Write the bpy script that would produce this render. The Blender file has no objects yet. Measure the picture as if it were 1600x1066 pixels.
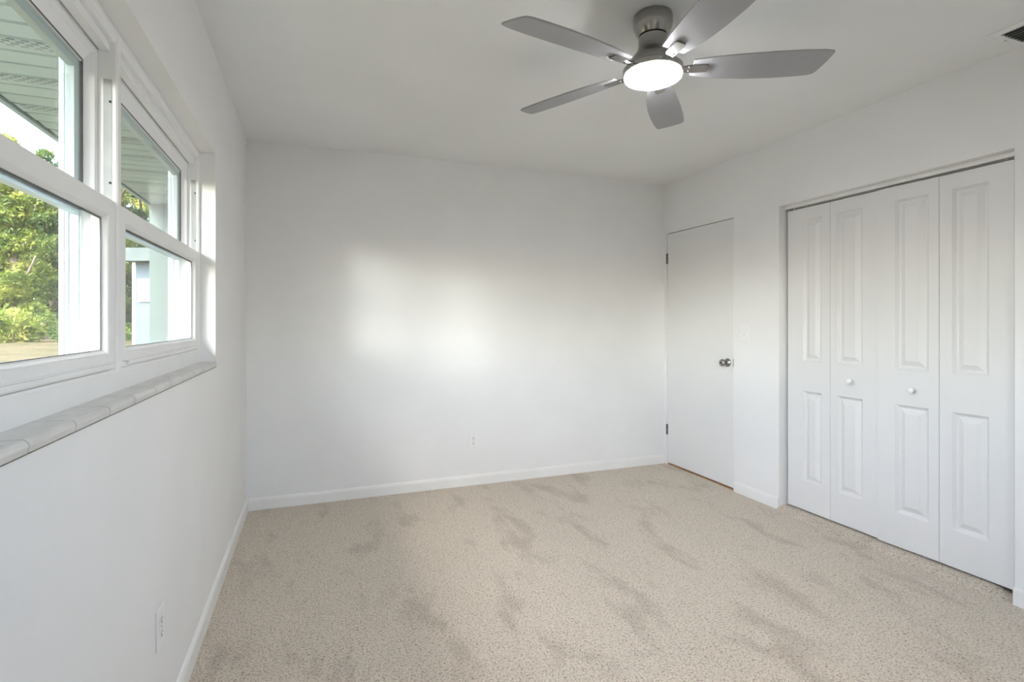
import bpy, bmesh, math, random
from mathutils import Vector, Matrix, Quaternion
R = math.radians
SC = bpy.context.scene
COL = SC.collection

# ------------------------------------------------------------------ camera
W, H = 3.294, 2.44                 # room width (X), ceiling height
REAR = -4.25                       # rear wall (behind the camera)
FPX = 815.8
cam_d = bpy.data.cameras.new('camera')
cam_d.sensor_fit = 'HORIZONTAL'; cam_d.sensor_width = 36.0
cam_d.lens = 36.0 * FPX / 1600.0
cam_d.shift_x = (800 - 798.99) / 1600.0
cam_d.shift_y = -(533 - 502.52) / 1600.0
cam_d.clip_start = 0.02; cam_d.clip_end = 500
cam = bpy.data.objects.new('camera', cam_d); COL.objects.link(cam)
cam.location = (0.4158, -3.8157, 1.2415)
cam.rotation_euler = (R(90), 0, -0.3614)
SC.camera = cam

# ------------------------------------------------------------------ world, sun, exposure
SC.view_settings.view_transform = 'Standard'
SC.view_settings.look = 'None'
SC.view_settings.gamma = 1.0
SC.view_settings.use_curve_mapping = False
SC.view_settings.exposure = 0.20
SC.cycles.max_bounces = 14
SC.cycles.diffuse_bounces = 9
SC.cycles.glossy_bounces = 4
SC.cycles.transparent_max_bounces = 24
SC.cycles.sample_clamp_indirect = 6.0
SC.cycles.caustics_reflective = False
SC.cycles.caustics_refractive = False

SUN_DIR = Vector((-0.46, -0.62, 0.98)).normalized()     # towards the sun
world = bpy.data.worlds.new('world'); SC.world = world; world.use_nodes = True
world.cycles.sampling_method = 'MANUAL'; world.cycles.sample_map_resolution = 2048
nt = world.node_tree; nt.nodes.clear()
sky = nt.nodes.new('ShaderNodeTexSky'); sky.sky_type = 'NISHITA'
sky.sun_disc = False
sky.sun_elevation = math.asin(SUN_DIR.z)
sky.sun_rotation = math.atan2(SUN_DIR.x, SUN_DIR.y)
sky.air_density = 1.0; sky.dust_density = 4.0; sky.ozone_density = 1.0
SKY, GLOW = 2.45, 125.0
bg = nt.nodes.new('ShaderNodeBackground'); bg.inputs['Strength'].default_value = SKY
# bright lobe added low in the unseen sky, aimed to throw back-wall patches
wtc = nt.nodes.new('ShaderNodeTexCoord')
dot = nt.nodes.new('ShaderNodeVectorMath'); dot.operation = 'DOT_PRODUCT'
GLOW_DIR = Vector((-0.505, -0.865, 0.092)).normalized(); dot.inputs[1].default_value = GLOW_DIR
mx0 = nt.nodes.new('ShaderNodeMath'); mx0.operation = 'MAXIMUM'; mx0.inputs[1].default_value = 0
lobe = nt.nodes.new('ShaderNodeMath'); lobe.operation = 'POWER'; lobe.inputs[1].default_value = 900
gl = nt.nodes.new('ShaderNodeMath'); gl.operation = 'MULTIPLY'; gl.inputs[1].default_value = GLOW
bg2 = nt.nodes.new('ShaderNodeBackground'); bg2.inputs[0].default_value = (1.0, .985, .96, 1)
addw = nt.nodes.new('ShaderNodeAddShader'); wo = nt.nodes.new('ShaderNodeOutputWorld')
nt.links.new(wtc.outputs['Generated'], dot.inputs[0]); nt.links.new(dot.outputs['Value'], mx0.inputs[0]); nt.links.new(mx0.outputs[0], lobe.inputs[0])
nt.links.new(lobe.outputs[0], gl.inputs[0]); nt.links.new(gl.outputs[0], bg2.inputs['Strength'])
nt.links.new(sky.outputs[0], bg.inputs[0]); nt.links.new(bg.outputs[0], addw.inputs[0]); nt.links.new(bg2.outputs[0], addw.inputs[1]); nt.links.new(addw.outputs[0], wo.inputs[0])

sun_d = bpy.data.lights.new('sun', 'SUN'); sun_d.energy = 3.0; sun_d.angle = R(1.0)
sun_d.color = (1.0, 0.94, 0.84)
sun = bpy.data.objects.new('sun', sun_d); COL.objects.link(sun)
sun.location = (-6, -10, 14)
sun.rotation_euler = SUN_DIR.to_track_quat('Z', 'Y').to_euler()

LAMP_STRENGTH = 112.0               # the fan's light, see ceiling_fan below

# ------------------------------------------------------------------ helpers
def link(o, parent=None):
    COL.objects.link(o)
    if parent: o.parent = parent
    return o

def obj(name, bm, mats, parent=None, smooth=False, angle=None):
    bmesh.ops.recalc_face_normals(bm, faces=bm.faces[:])
    me = bpy.data.meshes.new(name); bm.to_mesh(me); bm.free()
    if not isinstance(mats, (list, tuple)): mats = [mats]
    for m in mats: me.materials.append(m)
    if smooth:
        for p in me.polygons: p.use_smooth = True
        if angle: me.set_sharp_from_angle(angle=R(angle))
    return link(bpy.data.objects.new(name, me), parent)

def tag(o, label=None, cat=None, group=None, kind=None):
    if label: o['label'] = label
    if cat: o['category'] = cat
    if group: o['group'] = group
    if kind: o['kind'] = kind
    return o

def empty(name, loc=(0, 0, 0), rz=0.0):
    o = bpy.data.objects.new(name, None); o.empty_display_size = 0.1
    o.location = loc; o.rotation_euler = (0, 0, rz)
    return link(o)

def box(bm, x0, x1, y0, y1, z0, z1, mi=0):
    vs = [bm.verts.new(p) for p in ((x0,y0,z0),(x1,y0,z0),(x1,y1,z0),(x0,y1,z0),(x0,y0,z1),(x1,y0,z1),(x1,y1,z1),(x0,y1,z1))]
    fs = []
    for f in ((0,3,2,1),(4,5,6,7),(0,1,5,4),(1,2,6,5),(2,3,7,6),(3,0,4,7)):
        fc = bm.faces.new([vs[i] for i in f]); fc.material_index = mi; fs.append(fc)
    return vs, fs

def bevbox(bm, x0, x1, y0, y1, z0, z1, b=0.003, seg=2, mi=0):
    t = bmesh.new(); box(t, x0, x1, y0, y1, z0, z1, mi)
    bmesh.ops.bevel(t, geom=t.edges[:], offset=b, segments=seg, affect='EDGES', profile=0.5)
    for f in t.faces: f.material_index = mi
    merge(bm, t)

def merge(bm, t, M=None):
    if M is not None: bmesh.ops.transform(t, matrix=M, verts=t.verts[:])
    me = bpy.data.meshes.new('tmp'); t.to_mesh(me); t.free()
    bm.from_mesh(me); bpy.data.meshes.remove(me)

def lathe(bm, prof, seg=48, cx=0, cy=0, cap0=True, cap1=True):
    rings = []
    for r, z in prof:
        rings.append([bm.verts.new((cx + r*math.cos(2*math.pi*k/seg), cy + r*math.sin(2*math.pi*k/seg), z)) for k in range(seg)])
    for a, b in zip(rings, rings[1:]):
        for k in range(seg):
            bm.faces.new((a[k], a[(k+1) % seg], b[(k+1) % seg], b[k]))
    if cap0: bm.faces.new(rings[0][::-1])
    if cap1: bm.faces.new(rings[-1])

def cyl(bm, p0, p1, r0, r1=None, seg=16, cap=True):
    if r1 is None: r1 = r0
    p0, p1 = Vector(p0), Vector(p1); d = (p1-p0)
    q = d.to_track_quat('Z', 'Y'); ring = []
    for p, r in ((p0, r0), (p1, r1)):
        ring.append([bm.verts.new(p + q @ Vector((r*math.cos(2*math.pi*k/seg), r*math.sin(2*math.pi*k/seg), 0))) for k in range(seg)])
    for k in range(seg):
        bm.faces.new((ring[0][k], ring[0][(k+1) % seg], ring[1][(k+1) % seg], ring[1][k]))
    if cap: bm.faces.new(ring[0][::-1]); bm.faces.new(ring[1])

def prism(bm, pts, axis, a, b, mi=0):
    """polygon pts (2D) extruded along axis from a to b; axis 'x': pts=(y,z); 'y': (x,z); 'z': (x,y)"""
    def mk(p, v):
        return {'x': (v, p[0], p[1]), 'y': (p[0], v, p[1]), 'z': (p[0], p[1], v)}[axis]
    A = [bm.verts.new(mk(p, a)) for p in pts]; B = [bm.verts.new(mk(p, b)) for p in pts]
    n = len(pts); fs = [bm.faces.new(A[::-1]), bm.faces.new(B)]
    for i in range(n): fs.append(bm.faces.new((A[i], A[(i+1) % n], B[(i+1) % n], B[i])))
    for f in fs: f.material_index = mi

def ring(bm, y0, y1, z0, z1, prof, mi=0):
    """mitred frame in a plane of constant X. prof: closed loop of (x, side, top, bottom) insets"""
    loops = []
    for p in prof:
        x, s, t, b = (p if len(p) == 4 else (p[0], p[1], p[1], p[1]))
        loops.append([bm.verts.new(c) for c in ((x, y0+s, z0+b), (x, y1-s, z0+b), (x, y1-s, z1-t), (x, y0+s, z1-t))])
    n = len(loops)
    for i in range(n):
        A, B = loops[i], loops[(i+1) % n]
        for k in range(4):
            f = bm.faces.new((A[k], A[(k+1) % 4], B[(k+1) % 4], B[k])); f.material_index = mi

# ------------------------------------------------------------------ materials
def mat(name, color, rough=0.6, metal=0.0, spec=0.5):
    m = bpy.data.materials.new(name); m.use_nodes = True
    b = m.node_tree.nodes['Principled BSDF']
    b.inputs['Base Color'].default_value = (*color, 1); b.inputs['Roughness'].default_value = rough
    b.inputs['Metallic'].default_value = metal; b.inputs['Specular IOR Level'].default_value = spec
    return m

def nodes(m): return m.node_tree.nodes, m.node_tree.links, m.node_tree.nodes['Principled BSDF']

def add_noise(m, c0, c1, scale=8.0, detail=4.0, bump=0.0, bscale=None, bdist=0.002, rough=0.5):
    N, L, B = nodes(m)
    tc = N.new('ShaderNodeTexCoord')
    n = N.new('ShaderNodeTexNoise'); n.inputs['Scale'].default_value = scale; n.inputs['Detail'].default_value = detail
    n.inputs['Roughness'].default_value = rough
    r = N.new('ShaderNodeValToRGB'); r.color_ramp.elements[0].color = (*c0, 1); r.color_ramp.elements[1].color = (*c1, 1)
    r.color_ramp.elements[0].position = 0.35; r.color_ramp.elements[1].position = 0.65
    L.new(tc.outputs['Object'], n.inputs['Vector']); L.new(n.outputs['Fac'], r.inputs[0]); L.new(r.outputs[0], B.inputs['Base Color'])
    if bump:
        n2 = N.new('ShaderNodeTexNoise'); n2.inputs['Scale'].default_value = bscale or scale; n2.inputs['Detail'].default_value = 3
        bp = N.new('ShaderNodeBump'); bp.inputs['Strength'].default_value = bump; bp.inputs['Distance'].default_value = bdist
        L.new(tc.outputs['Object'], n2.inputs['Vector']); L.new(n2.outputs['Fac'], bp.inputs['Height']); L.new(bp.outputs[0], B.inputs['Normal'])
    return m

M_wall = add_noise(mat('wall_paint', (.80, .80, .80), .75, spec=.25), (.815, .818, .82), (.835, .838, .84), 3, 3, .25, 60, .0015)
M_ceil = add_noise(mat('ceiling_paint', (.78, .78, .77), .85, spec=.15), (.82, .83, .83), (.84, .85, .85), 2, 3, .3, 110, .0015)
M_trim = add_noise(mat('trim_gloss', (.84, .84, .83), .35), (.83, .83, .82), (.855, .855, .85), 4, 2)
M_door = add_noise(mat('door_paint', (.78, .78, .78), .42), (.765, .765, .765), (.785, .785, .785), 1.5, 2, .05, 40, .001)
M_vinyl = add_noise(mat('white_vinyl', (.84, .845, .85), .38), (.83, .835, .84), (.86, .865, .87), 5, 2)
M_plate = add_noise(mat('plastic_plate', (.83, .83, .83), .35), (.82, .82, .82), (.84, .84, .84), 20, 2)
M_knob = add_noise(mat('white_knob', (.88, .88, .88), .3), (.87, .87, .87), (.89, .89, .89), 20, 2)
M_dark = add_noise(mat('dark_slot', (.02, .02, .02), .7), (.015, .015, .015), (.03, .03, .03), 20, 2)
M_gasket = add_noise(mat('grey_gasket', (.09, .1, .1), .6), (.08, .09, .09), (.12, .13, .13), 30, 2)
M_channel = add_noise(mat('grey_channel', (.42, .44, .44), .5), (.38, .40, .40), (.45, .47, .47), 12, 2)
M_stop = add_noise(mat('exterior_stop', (.66, .76, .77), .45), (.50, .61, .63), (.54, .65, .67), 5, 2)
M_nickel = mat('brushed_nickel', (.36, .35, .335), .24, 1.0)
def _brush(m):
    N, L, B = nodes(m); tc = N.new('ShaderNodeTexCoord'); mp = N.new('ShaderNodeMapping'); mp.inputs['Scale'].default_value = (3, 3, 900)
    n = N.new('ShaderNodeTexNoise'); n.inputs['Scale'].default_value = 3; n.inputs['Detail'].default_value = 2
    r = N.new('ShaderNodeMapRange'); r.inputs[3].default_value = .14; r.inputs[4].default_value = .30
    L.new(tc.outputs['Object'], mp.inputs[0]); L.new(mp.outputs[0], n.inputs['Vector']); L.new(n.outputs[0], r.inputs[0]); L.new(r.outputs[0], B.inputs['Roughness'])
_brush(M_nickel)
M_chrome = add_noise(mat('worn_chrome', (.36, .36, .36), .22, 1.0), (.33, .33, .33), (.40, .40, .40), 30, 2)
M_blade = add_noise(mat('silver_blade', (.33, .33, .345), .42), (.325, .325, .34), (.345, .345, .36), 6, 3)
M_wood = add_noise(mat('raw_wood', (.42, .24, .12), .6), (.34, .18, .09), (.5, .3, .15), 30, 3)
M_hinge = add_noise(mat('hinge_metal', (.22, .22, .21), .35, .9), (.18, .18, .17), (.28, .28, .27), 60, 2)

# stone tile for the sill
M_tile = mat('sill_tile', (.66, .65, .63), .35)
def _tile(m):
    N, L, B = nodes(m); tc = N.new('ShaderNodeTexCoord'); mp = N.new('ShaderNodeMapping'); mp.inputs['Scale'].default_value = (9, 2.2, 9); mp.inputs['Rotation'].default_value = (0, 0, .5)
    n = N.new('ShaderNodeTexNoise'); n.inputs['Scale'].default_value = 3.5; n.inputs['Detail'].default_value = 7; n.inputs['Distortion'].default_value = 1.2
    r = N.new('ShaderNodeValToRGB'); e = r.color_ramp.elements
    e[0].position = .3; e[0].color = (.58, .575, .555, 1); e[1].position = .62; e[1].color = (.69, .685, .67, 1)
    L.new(tc.outputs['Object'], mp.inputs[0]); L.new(mp.outputs[0], n.inputs['Vector']); L.new(n.outputs[0], r.inputs[0]); L.new(r.outputs[0], B.inputs['Base Color'])
_tile(M_tile)
M_grout = add_noise(mat('grout', (.22, .20, .18), .9), (.18, .16, .14), (.26, .24, .21), 50, 2)

# thin window glass: clear with a faint green tint and fresnel reflection
M_glass = bpy.data.materials.new('window_glass'); M_glass.use_nodes = True
def _glass(m):
    N = m.node_tree.nodes; L = m.node_tree.links; N.clear()
    t = N.new('ShaderNodeBsdfTransparent'); t.inputs[0].default_value = (.955, .975, .968, 1)
    g = N.new('ShaderNodeBsdfGlossy'); g.inputs['Roughness'].default_value = .02; g.inputs[0].default_value = (1, 1, 1, 1)
    lw = N.new('ShaderNodeLayerWeight'); lw.inputs[0].default_value = .5
    pw = N.new('ShaderNodeMath'); pw.operation = 'POWER'; pw.inputs[1].default_value = 5
    f = N.new('ShaderNodeMath'); f.operation = 'MULTIPLY_ADD'; f.inputs[1].default_value = .75; f.inputs[2].default_value = .03
    L.new(lw.outputs['Facing'], pw.inputs[0]); L.new(pw.outputs[0], f.inputs[0])
    mx = N.new('ShaderNodeMixShader'); o = N.new('ShaderNodeOutputMaterial')
    L.new(f.outputs[0], mx.inputs[0]); L.new(t.outputs[0], mx.inputs[1]); L.new(g.outputs[0], mx.inputs[2]); L.new(mx.outputs[0], o.inputs[0])
_glass(M_glass)

# fan light diffuser
M_lamp = bpy.data.materials.new('lit_diffuser'); M_lamp.use_nodes = True
def _lamp(m):
    N, L, B = nodes(m)
    B.inputs['Base Color'].default_value = (.9, .9, .9, 1)
    B.inputs['Emission Color'].default_value = (.985, .99, 1.0, 1); B.inputs['Emission Strength'].default_value = LAMP_STRENGTH
_lamp(M_lamp)

# carpet
M_carpet = mat('beige_carpet', (.5, .43, .35), 1.0, spec=.05)
def _carpet(m):
    N, L, B = nodes(m); tc = N.new('ShaderNodeTexCoord')
    fine = N.new('ShaderNodeTexNoise'); fine.inputs['Scale'].default_value = 125; fine.inputs['Detail'].default_value = 3; fine.inputs['Roughness'].default_value = .65; fine.inputs['Distortion'].default_value = .6
    r = N.new('ShaderNodeValToRGB'); e = r.color_ramp.elements
    e[0].position = .30; e[0].color = (.25, .19, .13, 1); e[1].position = .50; e[1].color = (.73, .64, .53, 1)
    x = r.color_ramp.elements.new(.72); x.color = (.80, .735, .64, 1)
    # combed pile: long soft streaks and scuffs left by the vacuum and feet
    mp = N.new('ShaderNodeMapping'); mp.inputs['Rotation'].default_value = (0, 0, R(6)); mp.inputs['Scale'].default_value = (2.2, .85, 1)
    big = N.new('ShaderNodeTexNoise'); big.inputs['Scale'].default_value = 2.2; big.inputs['Detail'].default_value = 4; big.inputs['Roughness'].default_value = .62; big.inputs['Distortion'].default_value = .35
    rb = N.new('ShaderNodeValToRGB'); eb = rb.color_ramp.elements
    eb[0].position = .35; eb[0].color = (.76, .745, .73, 1); eb[1].position = .47; eb[1].color = (1, 1, 1, 1)
    mul = N.new('ShaderNodeMixRGB'); mul.blend_type = 'MULTIPLY'; mul.inputs[0].default_value = .8
    v = N.new('ShaderNodeTexVoronoi'); v.inputs['Scale'].default_value = 190; v.inputs['Randomness'].default_value = 1
    add = N.new('ShaderNodeMath'); add.operation = 'SUBTRACT'
    bp = N.new('ShaderNodeBump'); bp.inputs['Strength'].default_value = .9; bp.inputs['Distance'].default_value = .006
    L.new(tc.outputs['Object'], fine.inputs['Vector']); L.new(fine.outputs['Fac'], r.inputs[0])
    L.new(tc.outputs['Object'], mp.inputs[0]); L.new(mp.outputs[0], big.inputs['Vector']); L.new(big.outputs['Fac'], rb.inputs[0])
    L.new(r.outputs[0], mul.inputs[1]); L.new(rb.outputs[0], mul.inputs[2]); L.new(mul.outputs[0], B.inputs['Base Color'])
    L.new(tc.outputs['Object'], v.inputs['Vector']); L.new(fine.outputs['Fac'], add.inputs[0]); L.new(v.outputs['Distance'], add.inputs[1])
    L.new(add.outputs[0], bp.inputs['Height']); L.new(bp.outputs[0], B.inputs['Normal'])
    B.inputs['Sheen Weight'].default_value = .25; B.inputs['Sheen Roughness'].default_value = .5
_carpet(M_carpet)

# outdoors
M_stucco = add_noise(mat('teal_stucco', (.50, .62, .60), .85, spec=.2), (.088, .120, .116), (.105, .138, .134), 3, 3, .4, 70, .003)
M_soffit = add_noise(mat('soffit_vinyl', (.55, .66, .62), .5), (.41, .53, .54), (.44, .56, .57), 4, 2)
M_fascia = add_noise(mat('fascia_metal', (.50, .60, .64), .45), (.36, .46, .51), (.40, .50, .55), 4, 2)
M_roof = add_noise(mat('roof_shingle', (.2, .19, .18), .9), (.14, .13, .13), (.26, .25, .24), 20, 3)
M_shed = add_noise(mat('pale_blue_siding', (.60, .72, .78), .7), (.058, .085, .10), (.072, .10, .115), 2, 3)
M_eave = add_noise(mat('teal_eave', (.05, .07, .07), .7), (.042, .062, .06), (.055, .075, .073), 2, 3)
M_grass = add_noise(mat('dry_lawn', (.35, .36, .14), 1.0, spec=.05), (.045, .046, .022), (.088, .071, .042), 1.1, 6, .6, 14, .05, .65)
M_bark = add_noise(mat('bark', (.16, .12, .09), .95, spec=.1), (.10, .075, .055), (.24, .19, .15), 9, 4, .6, 25, .02)
def leafmat(name, c0, c1, c2):
    m = mat(name, c1, .55, spec=.3); N, L, B = nodes(m)
    tc = N.new('ShaderNodeTexCoord'); n = N.new('ShaderNodeTexNoise'); n.inputs['Scale'].default_value = 1.1; n.inputs['Detail'].default_value = 5
    g = N.new('ShaderNodeObjectInfo'); ad = N.new('ShaderNodeVectorMath'); ad.operation = 'ADD'
    r = N.new('ShaderNodeValToRGB'); e = r.color_ramp.elements
    e[0].position = .36; e[0].color = (*c0, 1); e[1].position = .66; e[1].color = (*c2, 1); x = e.new(.5); x.color = (*c1, 1)
    L.new(tc.outputs['Object'], ad.inputs[0]); L.new(g.outputs['Location'], ad.inputs[1]); L.new(ad.outputs[0], n.inputs['Vector'])
    L.new(n.outputs['Fac'], r.inputs[0]); L.new(r.outputs[0], B.inputs['Base Color'])
    tr = N.new('ShaderNodeBsdfTranslucent'); mx = N.new('ShaderNodeMixShader'); mx.inputs[0].default_value = .38
    o = N['Material Output']; L.new(r.outputs[0], tr.inputs[0]); L.new(B.outputs[0], mx.inputs[1]); L.new(tr.outputs[0], mx.inputs[2]); L.new(mx.outputs[0], o.inputs[0])
    return m
M_leafA = leafmat('leaf_yellow_green', (.055, .09, .015), (.17, .215, .034), (.36, .35, .085))
M_leafB = leafmat('leaf_mid_green', (.03, .06, .013), (.085, .14, .026), (.19, .23, .05))
M_leafC = leafmat('leaf_dark_green', (.016, .035, .01), (.045, .08, .018), (.10, .14, .03))

# ------------------------------------------------------------------ the room shell
WO_Y0, WO_Y1, WO_Z0, WO_Z1 = -3.20, -1.14, 1.04, 2.0      # window opening in the left wall
WT = .168                                                  # left wall thickness
def wall_faces(bm, x0, x1, y0, y1, z0, z1): box(bm, x0, x1, y0, y1, z0, z1)

def build_shell():
    # left wall: painted inside, teal stucco on its outer face
    bm = bmesh.new()
    box(bm, -WT, 0, REAR, WO_Y0, 0, H); box(bm, -WT, 0, WO_Y1, 0, 0, H)
    box(bm, -WT, 0, WO_Y0, WO_Y1, 0, WO_Z0); box(bm, -WT, 0, WO_Y0, WO_Y1, WO_Z1, H)
    bm.faces.ensure_lookup_table()
    for f in bm.faces:
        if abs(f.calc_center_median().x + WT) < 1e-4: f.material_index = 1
    o = obj('wall_left', bm, [M_wall, M_stucco]); tag(o, 'white left wall holding the double window', 'wall', kind='structure')
    bm = bmesh.new(); box(bm, -WT, W + .9, 0, .12, 0, H)
    tag(obj('wall_back', bm, M_wall), 'white blank wall facing the camera with one low outlet', 'wall', kind='structure')
    # right wall with the bedroom door and the closet opening
    D0, D1, DZ = -.817, -.030, 2.008
    C0, C1, CZ = -2.452, -1.210, 2.004
    T = .115
    bm = bmesh.new()
    box(bm, W, W+T, D1, 0, 0, H); box(bm, W, W+T, D0, D1, DZ, H); box(bm, W, W+T, C1, D0, 0, H)
    box(bm, W, W+T, C0, C1, CZ, H); box(bm, W, W+T, REAR, C0, 0, H)
    bmesh.ops.remove_doubles(bm, verts=bm.verts[:], dist=1e-5)
    tag(obj('wall_right', bm, M_wall), 'white right wall with a flush door and a closet opening', 'wall', kind='structure')
    # rear wall behind the camera with a window
    bm = bmesh.new(); y0, y1 = REAR-.168, REAR
    box(bm, -WT, .55, y0, y1, 0, H); box(bm, 1.60, W+.9, y0, y1, 0, H); box(bm, .55, 1.60, y0, y1, 0, WO_Z0); box(bm, .55, 1.60, y0, y1, WO_Z1, H)
    tag(obj('wall_rear', bm, M_wall), 'white rear wall behind the camera with a window', 'wall', kind='structure')
    # closet and hall enclosure (dark through the gaps round the doors)
    bm = bmesh.new()
    box(bm, W+.75, W+.85, REAR, 0, 0, H); box(bm, W+T, W+.75, -2.60, -2.55, 0, H); box(bm, W+T, W+.75, -1.10, -1.05, 0, H)
    tag(obj('wall_closet', bm, M_wall), 'inner walls of the closet seen through the door gaps', 'wall', kind='structure')
    bm = bmesh.new(); box(bm, -WT, W+.9, REAR-.168, .12, -.12, 0)
    # the pile swells up where the carpet is tucked over the strip under the closet doors
    hump = [(W-.045, -.01), (W-.030, .003), (W-.012, .012), (W+.012, .020), (W+.040, .025), (W+.075, .025), (W+.105, .018), (W+.125, 0), (W+.125, -.01)]
    prism(bm, hump, 'y', -2.340, -1.2105)
    A = hump; n_ = len(A)
    a_ = [bm.verts.new((p[0], -2.340, p[1])) for p in A]; b_ = [bm.verts.new((p[0], -2.425, -.01 + (p[1]+.01)*.35)) for p in A]
    for i in range(n_): bm.faces.new((a_[i], a_[(i+1) % n_], b_[(i+1) % n_], b_[i]))
    tag(obj('floor', bm, M_carpet), 'beige cut pile carpet floor with vacuum marks', 'floor', kind='structure')
    bm = bmesh.new(); box(bm, -WT, W+.9, REAR-.168, .12, H, H+.1)
    tag(obj('ceiling', bm, M_ceil), 'flat white ceiling carrying the fan', 'ceiling', kind='structure')

    # baseboards: rounded top edge
    def prof(s):   # (offset from wall, z)
        return [(0, 0), (s*.013, 0), (s*.013, .058), (s*.011, .068), (s*.006, .076), (0, .079)]
    def bb(name, axis, wall, s, a, b, label):
        bm = bmesh.new(); pts = [(wall + o_, z) for o_, z in prof(s)]
        prism(bm, pts, axis, a, b)
        tag(obj(name, bm, M_trim), label, 'baseboard', kind='structure')
    bb('baseboard_back', 'x', 0, -1, 0.013, W, 'white baseboard along the blank back wall')
    bb('baseboard_left', 'y', 0, 1, REAR, 0, 'white baseboard along the window wall')
    bb('baseboard_right', 'y', W, -1, -1.21, -.828, 'short white baseboard between the door and the closet')
    bb('baseboard_right', 'y', W, -1, REAR, -2.452, 'white baseboard end at the near side of the closet')

    # bedroom door jamb (trim), flush with the wall
    bm = bmesh.new()
    box(bm, W-.001, W+T, D1-.010, D1, 0, DZ); box(bm, W-.001, W+T, D0, D0+.006, 0, DZ); box(bm, W-.001, W+T, D0+.006, D1-.010, DZ-.004, DZ)
    box(bm, W+.044, W+.062, D0+.006, D0+.03, 0, DZ-.004); box(bm, W+.044, W+.062, D1-.03, D1-.010, 0, DZ-.004); box(bm, W+.044, W+.062, D0+.03, D1-.03, DZ-.03, DZ-.004)
    tag(obj('trim_1', bm, M_trim), 'thin white jamb lining the bedroom door opening', 'door jamb', kind='structure')
    bm = bmesh.new(); box(bm, W+.004, W+.11, D0+.006, D1-.010, 0, .006)
    tag(obj('trim_2', bm, M_wood), 'brown wood threshold strip under the bedroom door', 'threshold', kind='structure')
    # dark panel added behind the door so no daylight enters
    bm = bmesh.new(); box(bm, W+T, W+T+.02, D0-.05, 0, 0, DZ+.05)
    tag(obj('door_light_block', bm, M_dark), 'dark light-blocking panel added behind the closed bedroom door', 'wall', kind='structure')
build_shell()

# window sill: bullnosed stone tiles with dark joints
def build_sill():
    bm = bmesh.new()
    seams = [-3.2, -3.136, -2.970, -2.804, -2.634, -2.464, -2.296, -2.117, -1.955, -1.787, -1.619, -1.450, -1.284, -1.14]
    g = .0017
    for a, b in zip(seams, seams[1:]):
        x0, x1, z0, z1, r = -.066, .007, 1.0395, 1.0605, .011
        pts = [(x0, z0), (x1-.002, z0)] + [(x1 - r + r*math.cos(t), z1 - r + r*math.sin(t)) for t in [0, .4, .8, 1.2, 1.5708]] + [(x0, z1)]
        prism(bm, pts, 'y', a+g, b-g, 0)
    pts = [(-.066, 1.0396), (.003, 1.0396), (.0045, 1.050), (.001, 1.0575), (-.006, 1.0592), (-.066, 1.0594)]
    prism(bm, pts, 'y', -3.1995, -1.1405, 1)
    # caulk line below the nose
    box(bm, 0, .0035, -3.2, -1.14, 1.0365, 1.0397, 1)
    o = obj('trim_3', bm, [M_tile, M_grout]); tag(o, 'grey veined stone tile sill with bullnosed front under the double window', 'window sill', kind='structure')
build_sill()

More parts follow.
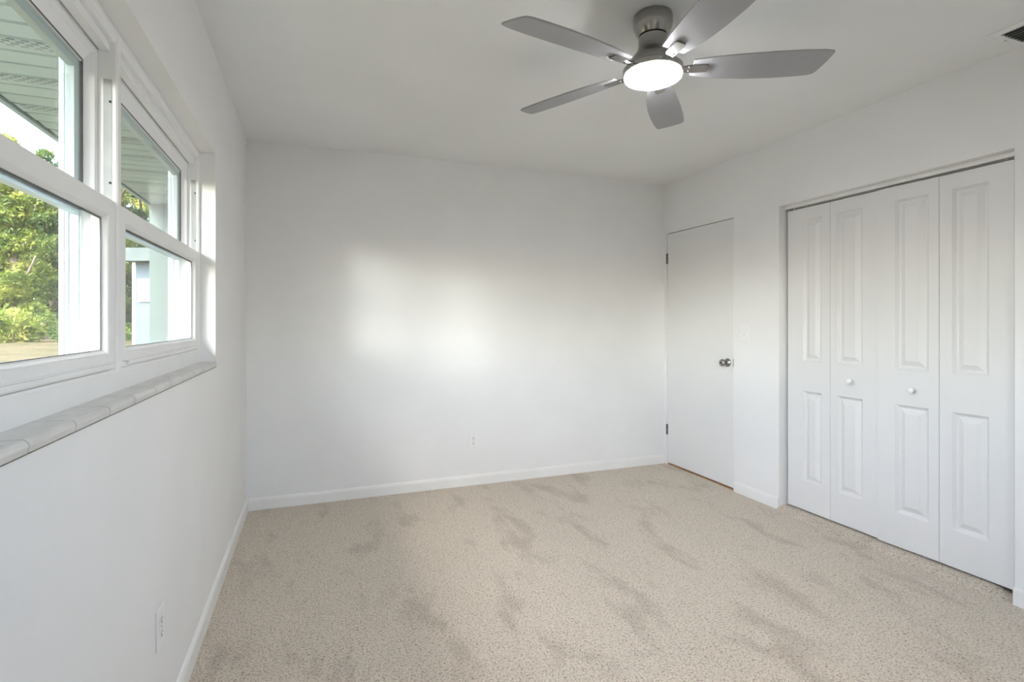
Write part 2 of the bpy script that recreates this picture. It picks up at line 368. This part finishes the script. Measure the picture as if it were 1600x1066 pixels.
# ------------------------------------------------------------------ windows (single hung vinyl)
def build_window(name, y0, y1, label, root_loc=(0, 0, 0), rz=0.0):
    """interior wall plane at local x=0, outside towards -x"""
    root = empty(name, root_loc, rz); tag(root, label, 'window', kind='structure')
    z0, z1 = 1.0605, 2.0
    bm = bmesh.new()
    ring(bm, y0, y1, z0, z1, [(-.062, 0, 0, 0), (-.0615, .011, .016, .05), (-.064, .0135, .022, .052), (-.066, .015, .036, .058), (-.104, .015, .036, .058),
                              (-.106, .030, .072, .058), (-.114, .034, .078, .058), (-.126, .042, .102, .060), (-.126, .046, .108, .064), (-.162, .046, .108, .064), (-.162, 0, 0, 0)])
    # second step line across the head
    box(bm, -.100, -.078, y0+.015, y1-.015, z1-.060, z1-.035)
    # exterior nail flange / brick mould
    ring(bm, y0, y1, z0, z1, [(-.1621, .030), (-.172, .030), (-.172, .05), (-.1621, .05)], 1)
    obj('frame', bm, [M_vinyl, M_stop], root)
    # fixed upper light
    gz0, gz1 = 1.53, z1-.102
    bm = bmesh.new(); box(bm, -.1300, -.1265, y0+.043, y1-.043, gz0, gz1)
    g = obj('upper_glass', bm, M_glass, root)
    bm = bmesh.new(); ring(bm, y0+.042, y1-.042, gz0-.01, gz1+.001, [(-.1255, 0), (-.1255, .005), (-.1310, .005), (-.1310, 0)])
    obj('glazing_gasket', bm, M_gasket, root)
    bm = bmesh.new(); ring(bm, y0+.045, y1-.045, gz0-.02, gz1-.004, [(-.1315, 0), (-.1315, .012), (-.135, .022), (-.150, .024), (-.150, 0)])
    obj('exterior_stop', bm, M_stop, root)
    # lower operable sash
    s0, s1, b0, b1 = y0+.0165, y1-.0165, 1.119, 1.551
    bm = bmesh.new()
    ring(bm, s0, s1, b0, b1, [(-.0665, 0, 0, 0), (-.0655, .004, .003, .004), (-.0655, .044, .040, .040), (-.068, .048, .043, .043), (-.076, .054, .049, .049), (-.078, .056, .050, .051),
                              (-.088, .056, .050, .051), (-.092, .052, .046, .046), (-.1035, .046, .040, .040), (-.1035, 0, 0, 0)])
    sash = obj('lower_sash', bm, M_vinyl, root)
    bm = bmesh.new(); bevbox(bm, -.0657, -.055, s0+.05, s1-.05, b0+.004, b0+.016, .003)
    bevbox(bm, -.0657, -.060, s0+.02, s1-.02, b0+.016, b0+.020, .0015)
    obj('lift_rail', bm, M_vinyl, sash)
    bm = bmesh.new(); box(bm, -.0850, -.0815, s0+.050, s1-.050, b0+.046, b1-.046)
    obj('sash_glass', bm, M_glass, sash)
    bm = bmesh.new(); ring(bm, s0, s1, b0, b1, [(-.0785, .0535, .0485, .0505), (-.0785, .059, .0545, .0525), (-.0813, .059, .0545, .0525), (-.0813, .0535, .0485, .0505)])
    obj('sash_gasket', bm, M_gasket, sash)
    # outer half-screen track of the lower light, on the jamb outside the sash
    # balance channels in both jambs with their screws
    for s, yj in ((1, y1-.015), (-1, y0+.015)):
        bm = bmesh.new(); yy = sorted((yj, yj - s*.0012))
        box(bm, -.092, -.0735, yy[0], yy[1], 1.12, 1.868)
        ch = obj('balance_channel', bm, M_channel, root)
        for zz in (1.60, 1.81):
            bm = bmesh.new(); cyl(bm, (-.077, yj, zz), (-.077, yj - s*.0022, zz), .0032, seg=12)
            obj('screw', bm, M_dark, ch)
        bm = bmesh.new(); yj2 = yj - s*.032; yy = sorted((yj2, yj2 - s*.003)); y2 = sorted((yj2 - s*.003, yj2 - s*.006))
        box(bm, -.160, -.1265, yy[0], yy[1], 1.122, 1.52); box(bm, -.158, -.152, y2[0], y2[1], 1.122, 1.52); box(bm, -.137, -.131, y2[0], y2[1], 1.24, 1.52)
        obj('screen_track', bm, M_stop, root)
    return root

YM = -2.170
build_window('window_1', WO_Y0, YM, 'near white single hung window with trees outside, cut by the left edge of the photo')
build_window('window_2', YM, WO_Y1, 'far white single hung window beside the corner, teal house wall outside')
w3 = build_window('window_3', -1.60, -.55, 'single hung window in the wall behind the camera', (0, REAR, 0), R(90))

# ------------------------------------------------------------------ bedroom door
def build_door():
    root = empty('door_1', (W, -.42, 0)); tag(root, 'flat white flush bedroom door with a dark metal knob, near the back corner', 'door', kind='structure')
    def P(n, bm, m, par=None, **k):
        bmesh.ops.translate(bm, vec=(-W, .42, 0), verts=bm.verts[:]); return obj(n, bm, m, par or root, **k)
    bm = bmesh.new(); bevbox(bm, W+.004, W+.039, -.8075, -.0425, .016, 2.000, .0015, 1)
    slab = P('slab', bm, M_door)
    # knob: rose, neck, ball
    bm = bmesh.new(); t = bmesh.new()
    lathe(t, [(.0, .0), (.031, 0), (.032, .003), (.029, .008), (.016, .011), (.0125, .016), (.0125, .030), (.018, .036), (.0255, .044), (.0275, .052), (.0255, .060), (.019, .0655), (.010, .067), (.0, .067)], 32, cap0=False, cap1=False)
    merge(bm, t, Matrix.Translation((W+.0045, -.750, .936)) @ Matrix.Rotation(R(-90), 4, 'Y'))
    bmesh.ops.remove_doubles(bm, verts=bm.verts[:], dist=1e-5)
    k = P('knob', bm, M_chrome, smooth=True, angle=50)
    bm = bmesh.new(); cyl(bm, (W+.0045-.0665, -.750, .936), (W+.0045-.0685, -.750, .936), .006, seg=16)
    P('lock_button', bm, M_dark, par=k)
    bm = bmesh.new(); box(bm, W-.0012, W+.03, -.8115, -.8072, .908, .966)
    P('strike_plate', bm, M_dark)
    for zc in (1.788, .304):
        bm = bmesh.new()
        for i in range(3): cyl(bm, (W-.004, -.0385, zc-.045+.0302*i), (W-.004, -.0385, zc-.045+.0302*i+.029), .0058, seg=14)
        bevbox(bm, W-.0005, W+.0042, -.050, -.041, zc-.045, zc+.045, .0008, 1)
        P('hinge', bm, M_hinge)
build_door()

# ------------------------------------------------------------------ closet bifold doors
def leaf_mesh(w, pa, pb):
    """leaf in local coords: y from 0 to -w, front face at x=0 looking to -x, panels between y=-pa and y=-pb"""
    zb, zt, th = .036, 1.968, .033
    bm = bmesh.new()
    ys = [0, -pa, -pb, -w]; zs = [zb, .216, .797, .985, 1.893, zt]
    def q(y0, y1, z0, z1, x=0.0):
        bm.faces.new([bm.verts.new(p) for p in ((x, y0, z0), (x, y1, z0), (x, y1, z1), (x, y0, z1))])
    for i in range(3):
        for j in range(5):
            if i == 1 and j in (1, 3): continue
            q(ys[i], ys[i+1], zs[j], zs[j+1])
    steps = [(0, 0), (.002, .003), (.013, .0155), (.017, .0165), (.021, .016), (.045, .003), (.047, .0018)]
    for j in (1, 3):
        loops = []
        for ins, dep in steps:
            a, b, c, d = -pa-ins, -pb+ins, zs[j]+ins, zs[j+1]-ins
            loops.append([bm.verts.new(p) for p in ((dep, a, c), (dep, b, c), (dep, b, d), (dep, a, d))])
        for A, B in zip(loops, loops[1:]):
            for k in range(4): bm.faces.new((A[k], A[(k+1) % 4], B[(k+1) % 4], B[k]))
        bm.faces.new(loops[-1])
    # edges and back
    q(0, -w, zb, zt, th)
    for a, b in (((0, zb), (-w, zb)), ((-w, zb), (-w, zt)), ((-w, zt), (0, zt)), ((0, zt), (0, zb))):
        bm.faces.new([bm.verts.new(p) for p in ((0, a[0], a[1]), (0, b[0], b[1]), (th, b[0], b[1]), (th, a[0], a[1]))])
    bmesh.ops.remove_doubles(bm, verts=bm.verts[:], dist=1e-5)
    return bm

def build_closet():
    xf = W + .056
    def pair(name, label, leaves, knob):
        root = empty(name, (xf, leaves[0][0], 0)); tag(root, label, 'closet door', kind='structure')
        ob = []
        for (ya, xa, yb, xb, pa, pb) in leaves:
            L_ = math.hypot(yb-ya, xb-xa)
            bm = leaf_mesh(L_, pa, pb)
            ang = math.atan2(xb-xa, -(yb-ya))       # swing of the leaf out of the wall plane
            Mx = Matrix.Translation((xa - xf, ya - leaves[0][0], 0)) @ Matrix.Rotation(ang, 4, 'Z')
            bmesh.ops.transform(bm, matrix=Mx, verts=bm.verts[:])
            ob.append(obj('leaf', bm, M_door, root))
        li, ky, kz, kx = knob
        bm = bmesh.new(); t = bmesh.new()
        lathe(t, [(0, 0), (.010, 0), (.0085, .004), (.0075, .012), (.011, .016), (.0155, .021), (.0165, .026), (.0145, .031), (.008, .034), (0, .0345)], 24, cap0=False, cap1=False)
        merge(bm, t, Matrix.Translation((kx - xf, ky - leaves[0][0], kz)) @ Matrix.Rotation(R(-90), 4, 'Y'))
        bmesh.ops.remove_doubles(bm, verts=bm.verts[:], dist=1e-5)
        obj('knob', bm, M_knob, ob[li], smooth=True, angle=60)
        # pivots reaching into the track
        ya, yb = leaves[0][0], leaves[-1][2]
        for yy in (ya-.035, yb+.035):
            bm = bmesh.new(); cyl(bm, (.016, yy - ya, 1.967), (.016, yy - ya, 1.990), .0035, seg=10)
            obj('pivot_pin', bm, M_plate, root)
    pair('door_2', 'far white panelled bifold closet door pair, next to the light switch wall',
         [(-1.231, xf, -1.532, xf, .112, .245), (-1.534, xf, -1.826, xf, .040, .200)], (1, -1.668, .892, xf))
    pair('door_3', 'near white panelled bifold closet door pair, sitting slightly proud of the other pair',
         [(-1.829, xf-.015, -2.125, xf-.003, .092, .250), (-2.127, xf-.003, -2.424, xf+.001, .055, .204)], (0, -2.011, .884, xf-.0078))
    # header track
    bm = bmesh.new()
    bevbox(bm, W+.046, W+.049, -2.449, -1.213, 1.981, 2.0035, .0006, 1); box(bm, W+.049, W+.098, -2.449, -1.213, 2.0005, 2.0035); bevbox(bm, W+.098, W+.101, -2.449, -1.213, 1.981, 2.0035, .0006, 1)
    tag(obj('trim_4', bm, M_trim), 'white metal track across the top of the closet opening', 'closet track', kind='structure')
build_closet()

# ------------------------------------------------------------------ ceiling fan
FX, FY = 1.660, -2.095
def build_fan():
    root = empty('ceiling_fan', (FX, FY, H)); tag(root, 'brushed nickel five blade ceiling fan with a lit round light', 'ceiling fan')
    z = lambda v: v - H
    bm = bmesh.new(); lathe(bm, [(r, z(v)) for r, v in [(.070, 2.4395), (.074, 2.437), (.0755, 2.428), (.0755, 2.405), (.073, 2.392), (.062, 2.368), (.057, 2.360), (.050, 2.358)]], 64)
    obj('canopy', bm, M_nickel, root, smooth=True, angle=40)
    bm = bmesh.new(); lathe(bm, [(r, z(v)) for r, v in [(.046, 2.3595), (.046, 2.353)]], 48)
    obj('canopy_joint', bm, M_dark, root)
    bm = bmesh.new(); lathe(bm, [(r, z(v)) for r, v in [(.050, 2.3555), (.056, 2.354), (.0555, 2.345), (.055, 2.325), (.058, 2.310), (.066, 2.295), (.079, 2.278), (.088, 2.264), (.093, 2.250), (.094, 2.238), (.085, 2.236)]], 64)
    obj('motor_housing', bm, M_nickel, root, smooth=True, angle=40)
    bm = bmesh.new(); lathe(bm, [(r, z(v)) for r, v in [(.080, 2.2365), (.112, 2.234), (.1155, 2.231), (.1165, 2.222), (.1155, 2.212), (.110, 2.2085), (.104, 2.2085)]], 64)
    obj('light_ring', bm, M_nickel, root, smooth=True, angle=40)
    bm = bmesh.new(); lathe(bm, [(r, z(v)) for r, v in [(.104, 2.211), (.1095, 2.2085), (.1105, 2.203), (.1085, 2.197), (.101, 2.193), (.08, 2.1905), (.05, 2.1895), (.02, 2.189), (.001, 2.189)]], 64)
    obj('light_diffuser', bm, M_lamp, root, smooth=True)
    # blades
    out = [(.150, -.043), (.22, -.053), (.32, -.061), (.44, -.067), (.55, -.069), (.620, -.066), (.645, -.0625), (.655, -.056), (.656, -.046),
           (.649, -.012), (.641, .022), (.634, .050), (.629, .060), (.620, .066), (.605, .0695), (.55, .0745), (.46, .078), (.36, .076), (.27, .068), (.20, .056), (.150, .044)]
    pitch = R(12.5)
    first = None
    def place(o, a): o.rotation_euler = (0, 0, a)
    base = R(-25.7)
    bm = bmesh.new(); prism(bm, out, 'z', -.003, .003)
    bmesh.ops.bevel(bm, geom=[e for e in bm.edges if abs(e.verts[0].co.z - e.verts[1].co.z) < 1e-6], offset=.0012, segments=1, affect='EDGES')
    Mz = Matrix.Translation((0, 0, z(2.2335))) @ Matrix.Rotation(-pitch, 4, 'X')
    bmesh.ops.transform(bm, matrix=Mz, verts=bm.verts[:])
    blade = obj('blade', bm, M_blade, root)
    bm = bmesh.new()
    # flat iron under the blade with a rounded end, and its arm back to the hub
    iron = [(.098, -.012), (.125, -.016), (.150, -.020), (.205, -.020), (.211, -.016), (.211, .016), (.205, .020), (.150, .020), (.125, .016), (.098, .012)]
    t = bmesh.new(); prism(t, iron, 'z', -.010, -.0035)
    bmesh.ops.bevel(t, geom=t.edges[:], offset=.001, segments=1, affect='EDGES')
    merge(bm, t, Mz)
    box(bm, .075, .120, -.011, .011, z(2.227), z(2.234))
    ir = obj('blade_iron', bm, M_nickel, blade)
    scs = []
    for yy in (-.011, .011):
        bm = bmesh.new(); t = bmesh.new(); cyl(t, (.138, yy, -.0098), (.138, yy, -.0125), .0042, seg=12)
        merge(bm, t, Mz); scs.append(obj('screw', bm, M_chrome, blade))
    for k in range(5):
        if k == 0: b = blade
        else:
            b = blade.copy(); COL.objects.link(b); b.parent = root
            for ch in [ir] + scs:
                c = ch.copy(); COL.objects.link(c); c.parent = b
        place(b, base + R(72*k))
build_fan()

# ------------------------------------------------------------------ ceiling vent
def build_vent():
    x0, x1, y0, y1 = 3.056, 3.272, -2.86, -2.474
    root = empty('air_vent', (x0, y1, H)); tag(root, 'white louvred air vent on the ceiling at the right edge', 'air vent')
    def P(n, bm, m): bmesh.ops.translate(bm, vec=(-x0, -y1, -H), verts=bm.verts[:]); return obj(n, bm, m, root)
    bm = bmesh.new()
    t = bmesh.new()
    # stamped frame lying on the ceiling
    loops = []
    for ins, zz in ((0, H-.0005), (.0, H-.003), (.004, H-.006), (.024, H-.009), (.030, H-.008), (.030, H-.0005)):
        loops.append([t.verts.new(p) for p in ((x0+ins, y0+ins, zz), (x1-ins, y0+ins, zz), (x1-ins, y1-ins, zz), (x0+ins, y1-ins, zz))])
    for A, B in zip(loops, loops[1:] + loops[:1]):
        for k in range(4): t.faces.new((A[k], A[(k+1) % 4], B[(k+1) % 4], B[k]))
    merge(bm, t); P('frame', bm, M_ceil)
    bm = bmesh.new(); box(bm, x0+.030, x1-.030, y0+.030, y1-.030, H-.0015, H-.0006); P('dark_backing', bm, M_dark)  # black plate standing in for the shade inside the duct
    n = 7; wv = (x1-x0-.06)/n
    for i in range(n):
        bm = bmesh.new(); t = bmesh.new(); box(t, -.0065, .0065, y0+.0305, y1-.0305, -.0005, .0005)
        merge(bm, t, Matrix.Translation((x0+.030+wv*(i+.5), 0, H-.0058)) @ Matrix.Rotation(R(-34), 4, 'Y'))
        P('louver', bm, M_channel)
    bm = bmesh.new(); cyl(bm, (x0+.10, y1-.013, H-.0072), (x0+.10, y1-.013, H-.0098), .004, seg=12); P('screw', bm, M_channel)
build_vent()

# ------------------------------------------------------------------ outlets and switch
def build_outlet(name, loc, rz, label):
    """plate in local XZ plane, facing -Y"""
    root = empty(name, loc, rz); tag(root, label, 'outlet', 'wall outlets')
    bm = bmesh.new(); bevbox(bm, -.037, .037, -.006, -.0002, -.0585, .0585, .0025, 2); obj('plate', bm, M_plate, root)
    for zz in (-.0195, .0195):
        bm = bmesh.new()
        pts = [(.0165*math.cos(t), zz + max(-.0135, min(.0135, .0165*math.sin(t)))) for t in [2*math.pi*k/28 for k in range(28)]]
        prism(bm, pts, 'y', -.0072, -.0055); s = obj('socket', bm, M_plate, root)
        bm = bmesh.new()
        box(bm, -.0078, -.0058, -.0076, -.0070, zz-.002, zz+.007); box(bm, .0055, .0073, -.0076, -.0070, zz-.001, zz+.006)
        cyl(bm, (0, -.0076, zz-.0072), (0, -.0070, zz-.0072), .0030, seg=12); obj('slots', bm, M_dark, s)
    bm = bmesh.new(); cyl(bm, (0, -.0058, 0), (0, -.0072, 0), .0032, seg=12); obj('screw', bm, M_channel, root)
build_outlet('wall_outlet', (1.549, 0, .337), 0, 'white outlet low on the blank back wall')
build_outlet('wall_outlet', (0, -2.058, .366), R(90), 'white outlet low on the left wall under the window')

def build_switch():
    root = empty('light_switch', (W, -.916, 1.154), R(-90)); tag(root, 'white toggle light switch on the strip of wall right of the door', 'light switch')
    bm = bmesh.new(); bevbox(bm, -.037, .037, -.006, -.0002, -.0585, .0585, .0025, 2); obj('plate', bm, M_plate, root)
    bm = bmesh.new(); t = bmesh.new(); bevbox(t, -.0048, .0048, -.018, -.004, -.0055, .0055, .0015, 1)
    merge(bm, t, Matrix.Rotation(R(28), 4, 'X')); obj('toggle', bm, M_plate, root)
    for zz in (-.030, .030):
        bm = bmesh.new(); cyl(bm, (0, -.0058, zz), (0, -.0070, zz), .0030, seg=12)
        obj('screw', bm, M_plate, root)
build_switch()

# ------------------------------------------------------------------ outdoors
SZ, EX, WY = 2.20, -.830, 1.19         # soffit height, eave edge, wing wall plane
def build_exterior():
    # vented vinyl soffit: panels run across the eave, every third lane perforated
    bm = bmesh.new(); lane = .1117; y = -6.0; i = 0
    y = -1.586 - lane*42
    while y < WY + .05:
        a, b = y, min(y + lane, WY + .05)
        pts = [(a, SZ+.040), (a, SZ+.026), (a+.015, SZ+.026), (a+.024, SZ+.002), (a+.06, SZ), (b-.001, SZ-.001), (b, SZ+.026), (b, SZ+.040)]
        prism(bm, pts, 'x', EX, -WT, 0)
        if i % 3 == 0:
            # punched slots of the vented lane
            for r_ in range(5):
                yy = a + .026 + r_*.016
                if yy + .006 > b: break
                x = EX + .03 + (r_ % 2)*.02
                while x < -WT-.04:
                    box(bm, x, x+.022, yy, yy+.005, SZ-.0006, SZ+.0002, 1); x += .040
        y += lane; i += 1
    tag(obj('soffit', bm, [M_soffit, M_gasket]), 'pale green grooved vinyl soffit under the eave outside the windows', 'soffit', kind='structure')
    bm = bmesh.new(); box(bm, EX-.022, EX, -6.4, WY+.05, SZ-.012, SZ+.17); box(bm, EX, EX+.009, -6.4, WY+.05, SZ-.004, SZ+.012, 1)
    tag(obj('fascia', bm, [M_fascia, M_gasket]), 'pale blue metal fascia along the edge of the eave', 'fascia', kind='structure')
    # low slope roof over the house
    bm = bmesh.new(); prism(bm, [(EX-.03, SZ+.17), (W+2.5, SZ+1.35), (W+2.5, SZ+1.45), (EX-.03, SZ+.20)], 'y', -5.1, 6.0)
    tag(obj('roof', bm, M_roof), 'shingle roof over the house', 'roof', kind='structure')
    # rear eave, added out of view to keep sun off the rear window
    bm = bmesh.new(); box(bm, -WT, W+1.2, REAR-.168-.62, REAR-.168, SZ, SZ+.03)
    tag(obj('soffit', bm, M_soffit), 'unseen soffit added to shade the window behind the camera', 'soffit', kind='structure')
    # projecting wing of the house
    bm = bmesh.new(); box(bm, EX-.004, -WT+.001, WY, 5.5, -.15, SZ+.19)
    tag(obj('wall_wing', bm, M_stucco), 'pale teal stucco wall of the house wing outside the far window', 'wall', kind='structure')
    # lawn rising gently towards the trees
    bm = bmesh.new(); n = 40; S = 90
    def gz(x, y):
        r = math.hypot(x+.2, y+2); return -.14 + .62*max(0, min(1, (r-3)/19.0)) + .03*math.sin(x*.7)*math.cos(y*.6)*min(1, r/8)
    V = [[bm.verts.new((-S + 2*S*i/(2*n) , -S + 2*S*j/(2*n), gz(-S + 2*S*i/(2*n), -S + 2*S*j/(2*n)))) for j in range(2*n+1)] for i in range(2*n+1)]
    for i in range(2*n):
        for j in range(2*n): bm.faces.new((V[i][j], V[i+1][j], V[i+1][j+1], V[i][j+1]))
    tag(obj('lawn', bm, M_grass, smooth=True), 'dry yellowish lawn between the house and the trees', 'lawn', kind='structure')
    return gz
gz = build_exterior()

def pt(u, D):
    """ground point at pixel column u and depth D metres in front of the camera"""
    s, c = math.sin(.3614), math.cos(.3614); a = (u - 799.0)/FPX
    return Vector((cam.location.x + D*(s + a*c), cam.location.y + D*(c - a*s), 0))

# pale blue outbuilding beyond the corner of the wing
def build_shed():
    p = pt(207.5, 18.5); zb = gz(p.x, p.y) - .05
    root = empty('outbuilding', (p.x, p.y, zb), -.3614); tag(root, 'pale blue outbuilding with a teal eave beyond the corner of the house wing', 'outbuilding')
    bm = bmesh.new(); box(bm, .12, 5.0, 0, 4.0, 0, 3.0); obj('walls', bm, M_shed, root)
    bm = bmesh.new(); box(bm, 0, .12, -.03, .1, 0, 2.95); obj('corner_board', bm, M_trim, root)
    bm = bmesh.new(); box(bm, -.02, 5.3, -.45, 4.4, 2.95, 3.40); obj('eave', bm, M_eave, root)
    bm = bmesh.new(); box(bm, .20, .62, -.05, 0.0, 1.55, 2.35); obj('window_panel', bm, M_trim, root)
build_shed()

# trees: trunk, limbs and a crown of leaf blades
def crown_mesh(seed, blobs, n, size, rz=.75):
    rnd = random.Random(seed); bm = bmesh.new()
    wts = [b[3]**2 for b in blobs]; tot = sum(wts)
    for (bx, by, bz, br), w_ in zip(blobs, wts):
        for _ in range(int(n*w_/tot)):
            while True:
                v = Vector((rnd.uniform(-1, 1), rnd.uniform(-1, 1), rnd.uniform(-1, 1)))
                if .05 < v.length < 1: break
            v = v.normalized() * (v.length ** .55)
            c = Vector((bx, by, bz)) + Vector((v.x*br, v.y*br, v.z*br*rz)) * rnd.uniform(.8, 1.12)
            s = size*rnd.uniform(.6, 1.4)
            q = Quaternion((rnd.gauss(0, 1), rnd.gauss(0, 1), rnd.gauss(0, 1), rnd.gauss(0, 1))).normalized()
            P = [Vector(p) for p in ((-s, 0, 0), (-.2*s, -.38*s, .06*s), (s, 0, -.10*s), (-.2*s, .38*s, .06*s))]
            bm.faces.new([bm.verts.new(c + q @ p) for p in P])
    return bm
def trunk_mesh(seed, h, r, limbs):
    rnd = random.Random(seed); bm = bmesh.new(); pts = []
    x = y = 0
    for k in range(7):
        pts.append(Vector((x, y, h*k/6))); x += rnd.uniform(-.14, .14); y += rnd.uniform(-.14, .14)
    for k in range(6): cyl(bm, pts[k], pts[k+1], r*(1-.11*k), r*(1-.11*(k+1)), 9)
    for _ in range(limbs):
        k = rnd.randint(2, 5); a = rnd.uniform(0, 6.28); L_ = rnd.uniform(.25, .45)*h
        e = pts[k] + Vector((math.cos(a)*L_*.7, math.sin(a)*L_*.7, L_*.7)); m_ = (pts[k] + e)/2 + Vector((0, 0, -.06*h))
        cyl(bm, pts[k], m_, r*.42, r*.3, 7); cyl(bm, m_, e, r*.3, r*.12, 7)
    return bm
def make_tree(seed, h, spread, leaf, n, size, label, loc, low=.12):
    rnd = random.Random(seed*7+1)
    t = empty('tree', loc); tag(t, label, 'tree', 'trees beyond the lawn')
    obj('trunk', trunk_mesh(seed, h*.8, .02*h+.03, 6), M_bark, t, smooth=True)
    blobs = []
    for k in range(13):
        f = low + (1-low)*(k+.5)/13; rr = spread*(.35 + .65*math.sin(math.pi*min(1, .18 + .75*f)))
        a = k*2.4 + rnd.uniform(-.5, .5); d = rr*rnd.uniform(.2, .5)
        blobs.append((math.cos(a)*d, math.sin(a)*d, h*f, rr*rnd.uniform(.42, .58)))
    obj('crown', crown_mesh(seed, blobs, n, size), leaf, t)
    return t
def copy_tree(src, loc, rz, sc_, label):
    r = src.copy(); COL.objects.link(r); r.location = loc; r.rotation_euler = (0, 0, rz); r.scale = (sc_, sc_, sc_); r['label'] = label
    for ch in src.children:
        c = ch.copy(); COL.objects.link(c); c.parent = r
    return r
def G(u, D, dz=-.05):
    p = pt(u, D); return (p.x, p.y, gz(p.x, p.y) + dz)
tA = make_tree(1, 8.6, 1.6, M_leafA, 15000, .095, 'tall yellow green tree in the front row, straight behind the near window', G(23, 22), .10)
tB = make_tree(2, 9.4, 1.6, M_leafB, 15000, .09, 'mid green tree in the second row, toward the right side of the near window', G(80, 26), .08)
tC = make_tree(3, 9.0, 1.6, M_leafC, 15000, .10, 'dark green tree in the third row, behind the yellow green one', G(28, 30), .06)
spots = [(tB, -110, 22, 1.0, .95, 'mid green tree out past the left end of the near window'), (tC, -35, 26, 2.2, 1.0, 'dark tree behind the left end of the near window'),
         (tA, 158, 22, 4.0, .95, 'yellow green tree behind the mullion between the two windows'), (tC, 193, 26, .7, 1.0, 'dark green tree just left of the pale outbuilding'),
         (tB, -72, 30, 1.7, 1.0, 'mid green tree in the third row, left of the near window'), (tA, 124, 30, 5.1, 1.12, 'pale tree whose top shows below the eave in the near window'),
         (tA, 224, 31, 3.1, 1.15, 'bright tree showing between eave and sash in the far window'),
         (tA, -22, 34, 2.9, 1.08, 'pale tree in the far row at the left end of the near window'), (tB, 72, 37, .4, 1.12, 'green tree in the far row at the middle of the near window'),
         (tC, 168, 35, 5.5, 1.0, 'dark tree in the far row behind the window mullion')]
for src, u, D, rz, sc_, lb in spots: copy_tree(src, G(u, D), rz, sc_, lb)
# undergrowth along the edge of the wood
def make_bush(seed, h, spread, leaf, n, size, label, loc):
    t = empty('bush', loc); tag(t, label, 'bush', 'bushes at the edge of the wood'); rnd = random.Random(seed)
    blobs = [(rnd.uniform(-spread, spread), rnd.uniform(-.5, .5), h*rnd.uniform(.2, .65), h*rnd.uniform(.3, .45)) for _ in range(8)]
    bm = bmesh.new()
    for k in range(5): cyl(bm, (0, 0, -.1), (rnd.uniform(-.5, .5)*spread, rnd.uniform(-.3, .3), h*.7), .03, .012, 6)
    obj('stems', bm, M_bark, t); obj('foliage', crown_mesh(seed, blobs, n, size), leaf, t); return t
b1 = make_bush(11, 1.5, .8, M_leafA, 2600, .09, 'leafy bush at the foot of the yellow green tree', G(22, 19))
b2 = make_bush(12, 1.2, .8, M_leafB, 2200, .08, 'low dark bush on the lawn edge behind the frame between the two windows', G(146, 19.5))
for src, u, D, rz, sc_, lb in [(b1, -85, 19, .2, 1.0, 'leafy bush on the lawn edge at the left end of the near window'), (b2, 232, 23, .3, 1.0, 'dark bush beside the outbuilding')]:
    copy_tree(src, G(u, D), rz, sc_, lb)
